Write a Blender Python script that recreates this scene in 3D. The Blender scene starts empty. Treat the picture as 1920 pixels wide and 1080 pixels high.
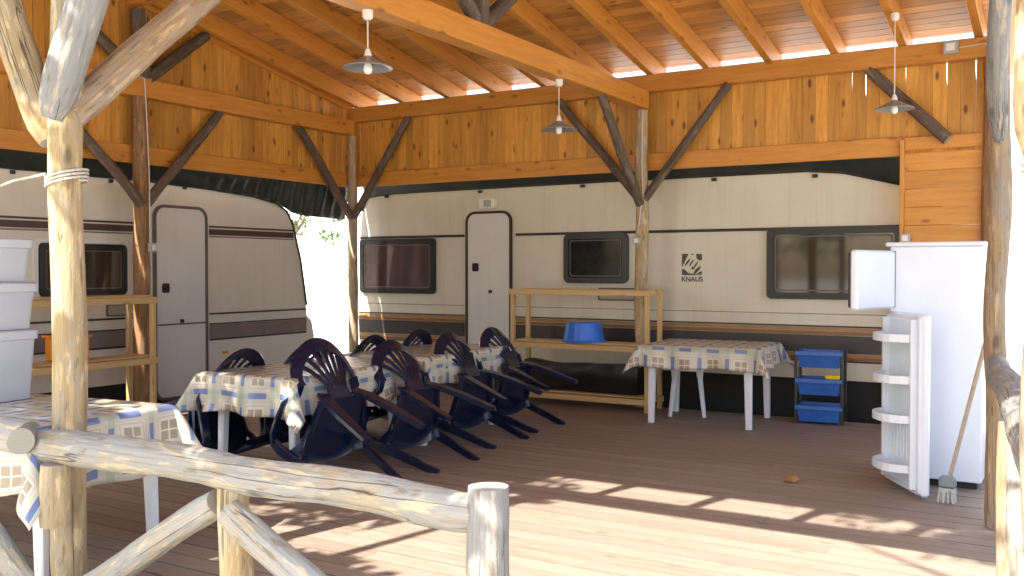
import bpy, bmesh, math, random
from mathutils import Vector, Matrix, noise
R = math.radians
random.seed(7)
sc = bpy.context.scene
COL = sc.collection

# ------------------------------------------------------------------ camera, sky, sun, exposure
cd = bpy.data.cameras.new('camera'); cam = bpy.data.objects.new('camera', cd); COL.objects.link(cam)
cam.location = (0, 0, 1.45); cam.rotation_euler = (R(90 - 1.15), 0, R(31))
cd.sensor_width = 36; cd.lens = 1780 / 1920 * 36; cd.clip_start = .05; cd.clip_end = 500
sc.camera = cam
SUNDIR = Vector((.20, .90, -1.0)).normalized()          # the way the light travels
w = bpy.data.worlds.new('World'); sc.world = w; w.use_nodes = True
nt = w.node_tree; nt.nodes.clear()
sky = nt.nodes.new('ShaderNodeTexSky'); sky.sky_type = 'NISHITA'; sky.sun_disc = False
sky.sun_elevation = math.asin(-SUNDIR.z); sky.sun_rotation = math.atan2(-SUNDIR.x, -SUNDIR.y)
sky.air_density = 1.0; sky.dust_density = 2.5; sky.ozone_density = 1.0
bg = nt.nodes.new('ShaderNodeBackground'); bg.inputs[1].default_value = .15
wo = nt.nodes.new('ShaderNodeOutputWorld')
nt.links.new(sky.outputs[0], bg.inputs[0]); nt.links.new(bg.outputs[0], wo.inputs[0])
sl = bpy.data.lights.new('sun', 'SUN'); sl.energy = 5.0; sl.angle = R(.55); sl.color = (1, .95, .86)
sun = bpy.data.objects.new('sun', sl); COL.objects.link(sun)
sun.rotation_euler = SUNDIR.to_track_quat('-Z', 'Y').to_euler(); sun.location = (0, -20, 25)
vs = sc.view_settings; vs.view_transform = 'Standard'; vs.look = 'None'; vs.gamma = 1; vs.exposure = 1.72
sc.cycles.max_bounces = 10; sc.cycles.diffuse_bounces = 6

# ------------------------------------------------------------------ material helpers
class NT:
    def __init__(s, name):
        s.m = bpy.data.materials.new(name); s.m.use_nodes = True; s.t = s.m.node_tree; s.t.nodes.clear()
        s.b = s.n('ShaderNodeBsdfPrincipled'); o = s.n('ShaderNodeOutputMaterial'); s.l(s.b.outputs[0], o.inputs[0]); s.o = o
    def n(s, k, **kw):
        x = s.t.nodes.new(k)
        for a, v in kw.items(): setattr(x, a, v)
        return x
    def l(s, a, b): s.t.links.new(a, b)
    def val(s, x, i):
        if isinstance(x, (int, float)): i.default_value = x
        elif isinstance(x, (tuple, list)): i.default_value = (*x, 1) if len(x) == 3 and len(i.default_value) == 4 else x
        else: s.l(x, i)
    def math(s, op, a, b=0, c=0):
        x = s.n('ShaderNodeMath', operation=op)
        for v, i in zip((a, b, c), x.inputs): s.val(v, i)
        return x.outputs[0]
    def coords(s, scale, rnd=30, kind='Object'):
        tc = s.n('ShaderNodeTexCoord'); oi = s.n('ShaderNodeObjectInfo')
        mp = s.n('ShaderNodeMapping'); mp.inputs['Scale'].default_value = scale
        v = s.n('ShaderNodeVectorMath', operation='ADD')
        s.l(tc.outputs[kind], v.inputs[0])
        if rnd:
            k = s.math('MULTIPLY', oi.outputs['Random'], rnd); cx = s.n('ShaderNodeCombineXYZ')
            for i in range(3): s.l(k, cx.inputs[i])
            s.l(cx.outputs[0], v.inputs[1])
        s.l(v.outputs[0], mp.inputs['Vector']); s.rand = oi.outputs['Random']
        return mp.outputs[0]
    def noise(s, vec, scale=5, detail=4, rough=.55, dist=0):
        x = s.n('ShaderNodeTexNoise'); s.l(vec, x.inputs['Vector'])
        for k, v in (('Scale', scale), ('Detail', detail), ('Roughness', rough), ('Distortion', dist)): x.inputs[k].default_value = v
        return x.outputs['Fac']
    def ramp(s, f, pts):
        x = s.n('ShaderNodeValToRGB'); s.l(f, x.inputs[0]); e = x.color_ramp.elements
        while len(e) < len(pts): e.new(.5)
        for q, (p, c) in zip(e, pts): q.position = p; q.color = (*c, 1) if len(c) == 3 else c
        return x.outputs[0]
    def mix(s, f, a, b, mode='MIX'):
        x = s.n('ShaderNodeMix', data_type='RGBA', blend_type=mode)
        s.val(f, x.inputs[0]); s.val(a, x.inputs[6]); s.val(b, x.inputs[7]); return x.outputs[2]
    def hsv(s, c, v, sat=1.0):
        x = s.n('ShaderNodeHueSaturation'); s.val(v, x.inputs['Value']); s.val(sat, x.inputs['Saturation']); s.l(c, x.inputs['Color']); return x.outputs[0]
    def bump(s, h, strength=.3, dist=.01):
        x = s.n('ShaderNodeBump'); x.inputs['Strength'].default_value = strength; x.inputs['Distance'].default_value = dist
        s.l(h, x.inputs['Height']); s.l(x.outputs[0], s.b.inputs['Normal'])
    def fin(s, col=None, rough=None, **kw):
        if col is not None: s.val(col, s.b.inputs['Base Color'])
        if rough is not None: s.val(rough, s.b.inputs['Roughness'])
        for k, v in kw.items(): s.val(v, s.b.inputs[k.replace('_', ' ')])
        return s.m

def wood(name, c0, c1, c2, rough=.45, knots=.6, knot_col=(.13, .045, .012), vary=.35, bump=.25, gscale=1.0, edge=0, grey=None):
    """length of the piece runs along its local X"""
    s = NT(name); v = s.coords((.7 * gscale, 9 * gscale, 9 * gscale), 40)
    g = s.noise(v, 3, 6, .6, .6); fine = s.noise(v, 22, 3, .6)
    col = s.ramp(g, [(.25, c0), (.5, c1), (.78, c2)])
    col = s.mix(.25, col, s.ramp(fine, [(.3, c0), (.7, c2)]))
    if knots:
        v2 = s.coords((4.2, 10, 10), 40)
        vo = s.n('ShaderNodeTexVoronoi'); vo.inputs['Scale'].default_value = 1.0; s.l(v2, vo.inputs['Vector'])
        pick = s.math('GREATER_THAN', s.n_rgb(vo.outputs['Color']), .35)
        k = s.math('MULTIPLY', s.ramp(vo.outputs['Distance'], [(.10, (1, 1, 1)), (.24, (0, 0, 0))]), pick)
        col = s.mix(s.math('MULTIPLY', k, knots), col, knot_col)
    if grey:
        gn = s.noise(s.coords((1.0, 3, 3), 40), 2.2, 5, .65)
        col = s.mix(s.ramp(gn, [(.42, (0, 0, 0)), (.62, (1, 1, 1))]), col, grey)
    if edge:      # grime gathered along the long edges of the board
        tc = s.n('ShaderNodeTexCoord'); sp = s.n('ShaderNodeSeparateXYZ'); s.l(tc.outputs['Object'], sp.inputs[0])
        e = s.math('ADD', s.math('ABSOLUTE', sp.outputs[1]), s.math('MULTIPLY', s.noise(s.coords((3, 3, 3), 40), 6, 3), .004))
        col = s.mix(s.ramp(s.math('SUBTRACT', e, edge - .5), [(.497, (0, 0, 0)), (.5, (.65, .65, .65))]), col, (.07, .048, .036))
    val = s.math('ADD', s.math('MULTIPLY', s.rand, vary), 1 - vary / 2)
    col = s.hsv(col, val)
    s.bump(s.math('ADD', g, s.math('MULTIPLY', fine, .5)), bump, .006)
    rr = s.math('ADD', s.math('MULTIPLY', fine, .2), rough - .1)
    return s.fin(col, rr)
def n_rgb(s, c):
    x = s.n('ShaderNodeSeparateColor'); s.l(c, x.inputs[0]); return x.outputs[0]
NT.n_rgb = n_rgb

def log_mat(name, c0, c1, grey, dark, gmix=(.45, .6), crack=.75):
    s = NT(name); v = s.coords((1.0, 9, 9), 25)
    g = s.noise(v, 2.6, 7, .66, .3); col = s.ramp(g, [(.30, c0), (.68, c1)])
    p = s.noise(s.coords((1.4, 4.5, 4.5), 25), 2.2, 7, .74, .3)
    col = s.mix(s.ramp(p, [(gmix[0], (0, 0, 0)), (gmix[1], (1, 1, 1))]), col, grey)
    fl = s.noise(s.coords((3.2, 15, 15), 25), 1.6, 4, .6, .2)            # peeled flakes and bark remnants
    col = s.mix(s.ramp(fl, [(.56, (0, 0, 0)), (.62, (.75, .75, .75))]), col, tuple(min(1, x * 1.25 + .03) for x in c1))
    col = s.mix(s.ramp(fl, [(.33, (.7, .7, .7)), (.40, (0, 0, 0))]), col, tuple(x * .62 for x in c0))
    fs = s.noise(s.coords((.8, 60, 60), 25), 1.5, 3, .6)
    col = s.mix(s.ramp(fs, [(.25, (.4, .4, .4)), (.5, (0, 0, 0))]), col, dark)
    cr = s.noise(s.coords((.22, 9, 9), 25), 1.9, 2, .45, .15)
    ck = s.ramp(cr, [(.490, (0, 0, 0)), (.5, (1, 1, 1)), (.510, (0, 0, 0))])
    gate = s.ramp(s.noise(s.coords((.7, 2.0, 2.0), 25), 2, 2), [(.52, (0, 0, 0)), (.58, (1, 1, 1))])
    ckm = s.math('MULTIPLY', ck, gate)
    col = s.mix(s.math('MULTIPLY', ckm, crack), col, dark)
    vo = s.n('ShaderNodeTexVoronoi'); vo.inputs['Scale'].default_value = 1; s.l(s.coords((3.2, 8, 8), 25), vo.inputs['Vector'])
    kn = s.math('MULTIPLY', s.ramp(vo.outputs['Distance'], [(.08, (1, 1, 1)), (.2, (0, 0, 0))]), s.math('GREATER_THAN', s.n_rgb(vo.outputs['Color']), .6))
    col = s.mix(s.math('MULTIPLY', kn, .7), col, dark)
    col = s.hsv(col, s.math('ADD', s.math('MULTIPLY', s.rand, .3), .85))
    s.bump(s.math('SUBTRACT', s.math('ADD', s.math('ADD', g, p), fl), s.math('MULTIPLY', ckm, 1.5)), .8, .014)
    return s.fin(col, .8)

def plain(name, col, rough=.5, vary=.06, nscale=6, bump=0, bscale=40, **kw):
    s = NT(name); v = s.coords((1, 1, 1), 0)
    n = s.noise(v, nscale, 5, .65)
    lo = tuple(c * (1 - vary * 2) for c in col); hi = tuple(min(1, c * (1 + vary)) for c in col)
    c = s.ramp(n, [(.3, lo), (.7, hi)])
    if bump: s.bump(s.noise(v, bscale, 3), bump, .004)
    r = s.math('ADD', s.math('MULTIPLY', n, .14), rough - .07)
    return s.fin(c, r, **kw)

M = {}
M['pine'] = wood('pine_lacquered', (.42, .165, .022), (.62, .29, .045), (.76, .43, .10), .4, .85, (.10, .032, .008), vary=.45)
M['pine_beam'] = wood('pine_beam', (.46, .175, .024), (.60, .255, .042), (.69, .33, .07), .42, .6, vary=.2)
M['pine_ceiling'] = wood('pine_ceiling', (.38, .15, .027), (.56, .25, .05), (.72, .39, .105), .45, .75, vary=.5)
M['deck'] = wood('deck_boards', (.19, .132, .096), (.275, .20, .15), (.35, .272, .212), .62, .5, (.08, .045, .03), vary=.20, bump=.4, edge=.0685, grey=(.27, .215, .17))
M['batten'] = wood('planed_batten', (.50, .31, .12), (.62, .42, .18), (.70, .50, .24), .5, .5, (.25, .12, .03), vary=.2)
M['log'] = log_mat('peeled_log', (.37, .25, .115), (.56, .42, .23), (.40, .36, .30), (.09, .06, .04), (.47, .66))
M['log_grey'] = log_mat('weathered_log', (.33, .245, .14), (.47, .37, .235), (.34, .33, .305), (.08, .06, .05), (.34, .52))
M['log_weather'] = log_mat('grey_weathered_log', (.22, .18, .13), (.34, .28, .21), (.25, .245, .235), (.05, .045, .04), (.25, .45))
M['log_tan'] = log_mat('tan_log', (.27, .175, .09), (.42, .30, .175), (.30, .265, .22), (.06, .04, .03), (.45, .64))
M['log_brown'] = log_mat('brown_log', (.22, .11, .045), (.34, .19, .085), (.19, .12, .07), (.05, .03, .02), (.5, .7))
M['log_dark'] = log_mat('dark_log', (.085, .058, .040), (.15, .105, .073), (.14, .12, .10), (.02, .014, .01), (.5, .7))
def endgrain():
    s = NT('log_end_grain'); v = s.coords((1, 1, 1), 0)
    sx = s.n('ShaderNodeSeparateXYZ'); s.l(v, sx.inputs[0])
    r = s.math('SQRT', s.math('ADD', s.math('POWER', sx.outputs[1], 2), s.math('POWER', sx.outputs[2], 2)))
    ring = s.math('SINE', s.math('MULTIPLY', s.math('ADD', r, s.math('MULTIPLY', s.noise(v, 12, 3), .02)), 520))
    c = s.mix(s.math('MULTIPLY', s.math('ADD', ring, 1), .3), (.36, .31, .24), (.22, .18, .13))
    c = s.mix(s.noise(v, 14, 4), c, (.30, .29, .27)); s.bump(s.noise(v, 60, 3), .4, .004)
    return s.fin(c, .85)
M['end'] = endgrain()
def caravan_skin(name, c, dirt):
    s = NT(name); v = s.coords((1, 1, 1), 0)
    n = s.noise(v, .9, 6, .7); st = s.noise(s.coords((7, 7, .35), 0), 2.0, 5, .6)
    col = s.mix(s.ramp(n, [(.42, (0, 0, 0)), (.75, (.55, .55, .55))]), c, dirt)
    col = s.mix(s.ramp(st, [(.52, (0, 0, 0)), (.8, (.5, .5, .5))]), col, dirt)
    s.bump(s.math('ADD', s.noise(v, 55, 2, .5), s.math('MULTIPLY', s.noise(v, 2.2, 2), 2.5)), .22, .006)
    return s.fin(col, .36)
M['skin_cream'] = caravan_skin('caravan_cream', (.67, .635, .515), (.53, .48, .36))
M['skin_white'] = caravan_skin('caravan_offwhite', (.69, .655, .58), (.57, .53, .46))
M['door_white'] = caravan_skin('caravan_door', (.72, .71, .69), (.62, .60, .56))
M['roof_white'] = plain('caravan_roof', (.86, .85, .82), .5, .03, 2)
M['seal'] = plain('brown_rubber', (.035, .022, .017), .5, .2)
M['seal_grey'] = plain('grey_rubber', (.13, .11, .10), .55, .15)
M['black'] = plain('black_plastic', (.012, .012, .012), .35, .2)
M['stripe_brown'] = plain('stripe_brown', (.075, .04, .032), .4, .1)
M['stripe_dark'] = plain('stripe_charcoal', (.05, .043, .04), .42, .1)
M['stripe_tan'] = plain('stripe_tan', (.36, .21, .085), .4, .1)
M['stripe_rust'] = plain('stripe_rust', (.27, .12, .045), .4, .1)
M['stripe_taupe'] = plain('stripe_taupe', (.22, .175, .155), .42, .1)
M['glass_dark'] = plain('dark_acrylic', (.006, .005, .005), .10, .1, Specular_IOR_Level=.18)
def curtain_glass(name, a, b, sc_):
    s = NT(name); v = s.coords((1, 1, .25), 0); n = s.noise(v, sc_, 3, .5, .4)
    return s.fin(s.ramp(n, [(.4, a), (.62, b)]), .05, Specular_IOR_Level=.6)
M['glass_rose'] = curtain_glass('acrylic_over_curtain', (.055, .028, .03), (.13, .07, .07), 3.2)
M['glass_brown'] = curtain_glass('acrylic_brown', (.030, .022, .016), (.065, .045, .032), 2.2)
M['print'] = plain('dark_print', (.075, .065, .045), .5, .1)
M['navy'] = plain('navy_plastic', (.0050, .0100, .036), .2, .15, 9, .04, 120)
M['white_pl'] = plain('white_plastic', (.78, .79, .82), .38, .03)
M['fridge'] = plain('white_enamel', (.70, .735, .80), .24, .02, 3, .02, 160)
M['fridge_in'] = plain('fridge_liner', (.70, .80, .88), .32, .03)
M['gasket'] = plain('gasket_black', (.015, .016, .022), .5, .1)
M['blue'] = plain('blue_plastic', (.03, .13, .46), .36, .1)
M['bluelight'] = plain('bright_blue_plastic', (.03, .17, .70), .3, .08)
M['yellow'] = plain('yellow_sponge', (.85, .60, .02), .9, .1, 40, .4, 90)
M['orange'] = plain('orange_plastic', (.80, .26, .015), .45, .08)
M['tarp'] = plain('dark_tarpaulin', (.022, .030, .027), .46, .2, 7, .25, 14)
M['skirt'] = plain('black_skirt', (.014, .014, .014), .7, .25, 3, .3, 8)
M['bag'] = plain('black_vinyl', (.010, .011, .012), .38, .2, 5, .5, 7)
M['enamel'] = plain('lamp_enamel', (.27, .28, .275), .3, .08)
M['lampwhite'] = plain('lamp_white', (.80, .78, .72), .4, .04)
M['bulb'] = plain('bulb_glass', (.86, .84, .78), .2, .02)
M['cable'] = plain('white_cable', (.70, .66, .58), .5, .06)
M['greybox'] = plain('grey_switch', (.42, .42, .40), .5, .06)
M['rope'] = plain('pale_rope', (.55, .52, .45), .9, .15, 60, .6, 220)
M['roofing'] = plain('roofing_felt', (.07, .065, .06), .9, .2)
M['leaf_dry'] = plain('dry_leaf', (.36, .20, .06), .7, .2, 20)
M['broom_grey'] = plain('broom_grey', (.20, .24, .26), .6, .1)
M['bristle'] = plain('broom_bristle', (.52, .52, .49), .9, .15, 70, .8, 160)
M['pole'] = wood('broom_pole', (.30, .25, .19), (.40, .34, .27), (.48, .42, .35), .6, 0)
M['plaster'] = plain('white_plaster', (.80, .79, .76), .85, .04, 2, .3, 30)
M['bark'] = plain('tree_bark', (.16, .12, .085), .9, .3, 12, .8, 25)
def bin_mat():
    s = NT('frosted_bin'); v = s.coords((1, 1, 1), 0); n = s.noise(v, 2.5, 3)
    return s.fin(s.ramp(n, [(.3, (.66, .70, .76)), (.7, (.82, .84, .88))]), .35, Transmission_Weight=.35, Subsurface_Weight=0.0)
M['bin'] = bin_mat()
def leaf_mat(name, a, b):
    s = NT(name); v = s.coords((1, 1, 1), 0); n = s.noise(v, 3.5, 3)
    c = s.ramp(n, [(.3, a), (.7, b)]); s.fin(c, .5)
    tr = s.n('ShaderNodeBsdfTranslucent'); s.l(s.hsv(c, 1.5), tr.inputs[0])
    mx = s.n('ShaderNodeMixShader'); mx.inputs[0].default_value = .35
    s.l(s.b.outputs[0], mx.inputs[1]); s.l(tr.outputs[0], mx.inputs[2]); s.l(mx.outputs[0], s.o.inputs[0]); return s.m
M['leaf'] = leaf_mat('green_leaf', (.035, .075, .018), (.10, .17, .045))
def gravel():
    s = NT('pale_gravel'); v = s.coords((1, 1, 1), 0); n = s.noise(v, 30, 6, .7); b = s.noise(v, .4, 4)
    c = s.mix(b, s.ramp(n, [(.3, (.48, .44, .38)), (.7, (.68, .64, .57))]), (.60, .56, .48)); s.bump(n, .6, .02)
    return s.fin(c, .95)
M['gravel'] = gravel()
def cloth_mat():
    s = NT('checked_tablecloth'); tc = s.n('ShaderNodeTexCoord'); sp = s.n('ShaderNodeSeparateXYZ'); s.l(tc.outputs['UV'], sp.inputs[0])
    P = .255
    u = s.math('FRACT', s.math('ADD', s.math('DIVIDE', sp.outputs[0], P), 100)); v = s.math('FRACT', s.math('ADD', s.math('DIVIDE', sp.outputs[1], P), 100))
    band = lambda a, c, h: s.math('COMPARE', a, c, h)
    A = lambda *x: x[0] if len(x) == 1 else s.math('MULTIPLY', x[0], A(*x[1:]))
    col = (.58, .54, .44)
    col = s.mix(s.math('MULTIPLY', band(v, .08, .075), .55), col, (.36, .42, .30))
    col = s.mix(s.math('MULTIPLY', band(u, .08, .06), .45), col, (.36, .42, .30))
    col = s.mix(A(band(u, .55, .33), band(v, .55, .33)), col, (.66, .61, .51))
    fr = A(band(u, .55, .30), band(v, .55, .30)); inn = A(band(u, .55, .265), band(v, .55, .265))
    col = s.mix(s.math('MULTIPLY', s.math('SUBTRACT', fr, inn), .6), col, (.50, .38, .24))
    tan = A(band(u, .55, .20), band(v, .55, .20))
    col = s.mix(s.math('MULTIPLY', tan, .85), col, (.31, .235, .15))
    cr = s.math('MAXIMUM', band(u, .55, .018), band(v, .55, .018))
    col = s.mix(A(tan, cr), col, (.72, .64, .50))
    col = s.mix(A(band(u, .08, .075), band(v, .55, .27)), col, (.17, .215, .38))
    col = s.mix(A(band(v, .08, .06), band(u, .55, .22)), col, (.17, .22, .40))
    wv = s.noise(s.coords((1, 1, 1), 0), 260, 2); col = s.mix(.12, col, s.ramp(wv, [(.3, (.3, .3, .3)), (.7, (1, 1, 1))]), 'MULTIPLY')
    return s.fin(col, .27)
M['cloth'] = cloth_mat()

# ------------------------------------------------------------------ object helpers
def wm(o):
    return (wm(o.parent) @ o.matrix_parent_inverse @ o.matrix_basis) if o.parent else o.matrix_basis.copy()
def link(name, me, parent=None, mat=None):
    o = bpy.data.objects.new(name, me); COL.objects.link(o)
    if mat is not None: o.matrix_basis = mat
    if parent is not None:
        o.parent = parent; o.matrix_parent_inverse = wm(parent).inverted()
    return o
def tag(o, label, cat, group=None):
    o['label'] = label; o['category'] = cat
    if group: o['group'] = group
    return o
def struct(o): o['kind'] = 'structure'; return o
def thing(name, label, cat, loc=(0, 0, 0), group=None):
    o = link(name, None, None, Matrix.Translation(loc)); o.empty_display_size = .1
    return tag(o, label, cat, group)
def child_local(o, parent):      # o was built in the parent's local space
    o.parent = parent; return o
def mesh_from(verts, faces, mats, smooth=False, idx=None, name='mesh'):
    me = bpy.data.meshes.new(name); me.from_pydata([tuple(v) for v in verts], [], faces); me.update()
    for m in (mats if isinstance(mats, (list, tuple)) else [mats]): me.materials.append(M[m])
    if idx: me.polygons.foreach_set('material_index', idx)
    if smooth: me.polygons.foreach_set('use_smooth', [True] * len(me.polygons))
    me.update(); return me
class MB:
    """collects shapes into one mesh"""
    def __init__(s): s.v = []; s.f = []; s.i = []; s.uv = None
    def add(s, v, f, k=0):
        n = len(s.v); s.v += [tuple(x) for x in v]; s.f += [tuple(n + j for j in q) for q in f]; s.i += [k] * len(f); return s
    def box(s, x0, x1, y0, y1, z0, z1, c=.003, k=0):
        c = min(c, (x1 - x0) * .3, (y1 - y0) * .3, (z1 - z0) * .3)
        bm = bmesh.new(); bmesh.ops.create_cube(bm, size=1, matrix=Matrix.Translation(((x0 + x1) / 2, (y0 + y1) / 2, (z0 + z1) / 2)) @ Matrix.Diagonal((x1 - x0, y1 - y0, z1 - z0, 1)))
        if c > 0: bmesh.ops.bevel(bm, geom=bm.edges[:], offset=c, segments=1, affect='EDGES', profile=.5)
        bm.verts.index_update(); s.add([v.co[:] for v in bm.verts], [[v.index for v in f.verts] for f in bm.faces], k); bm.free(); return s
    def tube(s, pts, r, n=8, k=0, closed=False):
        pts = [Vector(p) for p in pts]; m = len(pts); rr = r if isinstance(r, (list, tuple)) else [r] * m
        t0 = (pts[1] - pts[0]).normalized(); up = Vector((0, 0, 1)) if abs(t0.z) < .9 else Vector((1, 0, 0)); nrm = (up - t0 * up.dot(t0)).normalized()
        V = []
        for i, p in enumerate(pts):
            t = (pts[min(i + 1, m - 1)] - pts[max(i - 1, 0)]).normalized() if not closed else (pts[(i + 1) % m] - pts[i - 1]).normalized()
            nrm = (nrm - t * nrm.dot(t)).normalized(); b = t.cross(nrm)
            for j in range(n):
                a = 2 * math.pi * j / n; V.append(p + (nrm * math.cos(a) + b * math.sin(a)) * rr[i])
        F = [(i * n + j, i * n + (j + 1) % n, (i + 1) * n + (j + 1) % n, (i + 1) * n + j) for i in range(m - 1) for j in range(n)]
        if closed: F += [((m - 1) * n + j, (m - 1) * n + (j + 1) % n, (j + 1) % n, j) for j in range(n)]
        else: F += [tuple(range(n - 1, -1, -1)), tuple((m - 1) * n + j for j in range(n))]
        return s.add(V, F, k)
    def sweep(s, pts, ref, w, t, k=0, caps=True):
        """flat band swept along pts; ref gives the width direction per point; w,t per point"""
        pts = [Vector(p) for p in pts]; m = len(pts); V = []; c = .35
        for i, p in enumerate(pts):
            T = (pts[min(i + 1, m - 1)] - pts[max(i - 1, 0)]).normalized()
            rf = Vector(ref[i]) if isinstance(ref, list) else Vector(ref)
            a = (rf - T * rf.dot(T)).normalized(); b = T.cross(a)
            W = (w[i] if isinstance(w, list) else w) / 2; H = (t[i] if isinstance(t, list) else t) / 2; q = H * c
            for x, y in ((-W + q, -H), (W - q, -H), (W, -H + q), (W, H - q), (W - q, H), (-W + q, H), (-W, H - q), (-W, -H + q)): V.append(p + a * x + b * y)
        F = [(i * 8 + j, i * 8 + (j + 1) % 8, (i + 1) * 8 + (j + 1) % 8, (i + 1) * 8 + j) for i in range(m - 1) for j in range(8)]
        if caps: F += [tuple(range(7, -1, -1)), tuple((m - 1) * 8 + j for j in range(8))]
        return s.add(V, F, k)
    def lathe(s, prof, n=24, axis=(0, 0, 0), k=0):
        V = []; m = len(prof)
        for r, z in prof:
            for j in range(n): a = 2 * math.pi * j / n; V.append((axis[0] + r * math.cos(a), axis[1] + r * math.sin(a), axis[2] + z))
        F = [(i * n + j, i * n + (j + 1) % n, (i + 1) * n + (j + 1) % n, (i + 1) * n + j) for i in range(m - 1) for j in range(n)]
        return s.add(V, F, k)
    def prism(s, poly, y0, y1, k=0):
        """poly in (x,z), extruded along y"""
        n = len(poly); V = [(x, y0, z) for x, z in poly] + [(x, y1, z) for x, z in poly]
        F = [tuple(range(n)), tuple(range(2 * n - 1, n - 1, -1))] + [(j, n + j, n + (j + 1) % n, (j + 1) % n) for j in range(n)]
        return s.add(V, F, k)
    def ring(s, po, pi, y0, y1, k=0):
        n = len(po); V = [(x, y, z) for y in (y0, y1) for P in (po, pi) for x, z in P]; F = []
        for j in range(n):
            q = (j + 1) % n
            F += [(j, q, n + q, n + j), (2 * n + j, 3 * n + j, 3 * n + q, 2 * n + q), (j, 2 * n + j, 2 * n + q, q), (n + j, n + q, 3 * n + q, 3 * n + j)]
        return s.add(V, F, k)
    def mesh(s, mats, smooth=False):
        me = mesh_from(s.v, s.f, mats, smooth, s.i)
        bm = bmesh.new(); bm.from_mesh(me); bmesh.ops.recalc_face_normals(bm, faces=bm.faces[:]); bm.to_mesh(me); bm.free()
        if smooth: me.set_sharp_from_angle(angle=R(38))
        return me
    def build(s, name, mats, parent=None, smooth=False, local=True):
        o = link(name, s.mesh(mats, smooth))
        if parent is not None:
            o.parent = parent
            if not local: o.matrix_parent_inverse = wm(parent).inverted()
        return o
def rrect(x0, x1, z0, z1, r, n=5):
    P = []
    for cx, cz, a0 in ((x1 - r, z1 - r, 0), (x0 + r, z1 - r, 90), (x0 + r, z0 + r, 180), (x1 - r, z0 + r, 270)):
        for i in range(n + 1): a = R(a0 + 90 * i / n); P.append((cx + r * math.cos(a), cz + r * math.sin(a)))
    return P
_pc = {}
def plank_mesh(L, W, T, mat, c=.003):
    key = (round(L, 3), round(W, 3), round(T, 3), mat)
    if key not in _pc:
        w, t, q = W / 2, T / 2, min(c, W * .2, T * .3)
        sec = [(-w + q, -t), (w - q, -t), (w, -t + q), (w, t - q), (w - q, t), (-w + q, t), (-w, t - q), (-w, -t + q)]
        V = [(x, a, b) for x in (-L / 2, L / 2) for a, b in sec]
        F = [(j, j + 8, (j + 1) % 8 + 8, (j + 1) % 8) for j in range(8)] + [tuple(range(8)), tuple(range(15, 7, -1))]
        _pc[key] = mesh_from(V, F, mat)
    return _pc[key]
def plank(name, p0, p1, wdir, W, T, mat, parent=None, c=.003):
    """board from p0 to p1 (its axis), width along wdir"""
    p0, p1 = Vector(p0), Vector(p1); X = (p1 - p0); L = X.length; X.normalize()
    Y = Vector(wdir); Y = (Y - X * Y.dot(X)).normalized(); Z = X.cross(Y)
    mt = Matrix((X, Y, Z)).transposed().to_4x4(); mt.translation = (p0 + p1) / 2
    return link(name, plank_mesh(L, W, T, mat, c), parent, mt)
def log(name, p0, p1, r0, r1, mat, parent=None, rings=None, n=14, bend=.012, rough=.06, seed=None, round_end=0):
    p0, p1 = Vector(p0), Vector(p1); X = p1 - p0; L = X.length; X.normalize()
    up = Vector((0, 0, 1)) if abs(X.z) < .9 else Vector((1, 0, 0)); Y = (up - X * up.dot(X)).normalized(); Z = X.cross(Y)
    sd = seed if seed is not None else random.uniform(0, 99)
    m = rings or max(6, int(L / .09)); V = []; F = []; I = []
    for i in range(m + 1):
        f = i / m; r = r0 + (r1 - r0) * f; x = (f - .5) * L
        oy = bend * 2 * noise.noise((x * 1.3, sd, 0)); oz = bend * 2 * noise.noise((x * 1.3, sd, 7))
        if i in (0, m): r *= .95
        if round_end and i == 0: r *= .55
        if round_end and i == 1: r *= .9
        for j in range(n):
            a = 2 * math.pi * j / n
            q = r * (1 + rough * 1.6 * noise.noise((x * 2.2, math.cos(a) * .9 + sd, math.sin(a) * .9)) + rough * .8 * noise.noise((x * 9, math.cos(a) * 2 + sd, math.sin(a) * 2)))
            V.append((x, oy + q * math.cos(a), oz + q * math.sin(a)))
    for i in range(m):
        for j in range(n): F.append((i * n + j, i * n + (j + 1) % n, (i + 1) * n + (j + 1) % n, (i + 1) * n + j)); I.append(0)
    F += [tuple(range(n)), tuple(m * n + j for j in range(n - 1, -1, -1))]; I += [1, 1]
    F = [tuple(reversed(f)) for f in F]
    me = mesh_from(V, F, [mat, 'end'], True, I)
    for pl in me.polygons:
        if pl.material_index == 1: pl.use_smooth = False
    me.set_sharp_from_angle(angle=R(50))
    mt = Matrix((X, Y, Z)).transposed().to_4x4(); mt.translation = (p0 + p1) / 2
    return link(name, me, parent, mt)
def copy_tree(o, parent=None):
    c = o.copy(); COL.objects.link(c)
    if parent is not None: c.parent = parent
    for ch in [x for x in bpy.data.objects if x.parent == o]: copy_tree(ch, c)
    return c

# ------------------------------------------------------------------ layout constants
YB, YF, YR = 9.30, 2.65, 6.08            # back posts, front posts, ridge
XL, XM = -7.94, -3.97                    # left wall, middle truss
PZ = 3.48; SL = .19                      # rafter underside at the back plate, slope
def xr(y): return -.12 - (y - YF) * .085  # right-hand edge of the deck
def zr(y): return PZ + SL * (YB - y) if y > YR else PZ + SL * (YB - YR) - SL * (YR - y)

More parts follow.
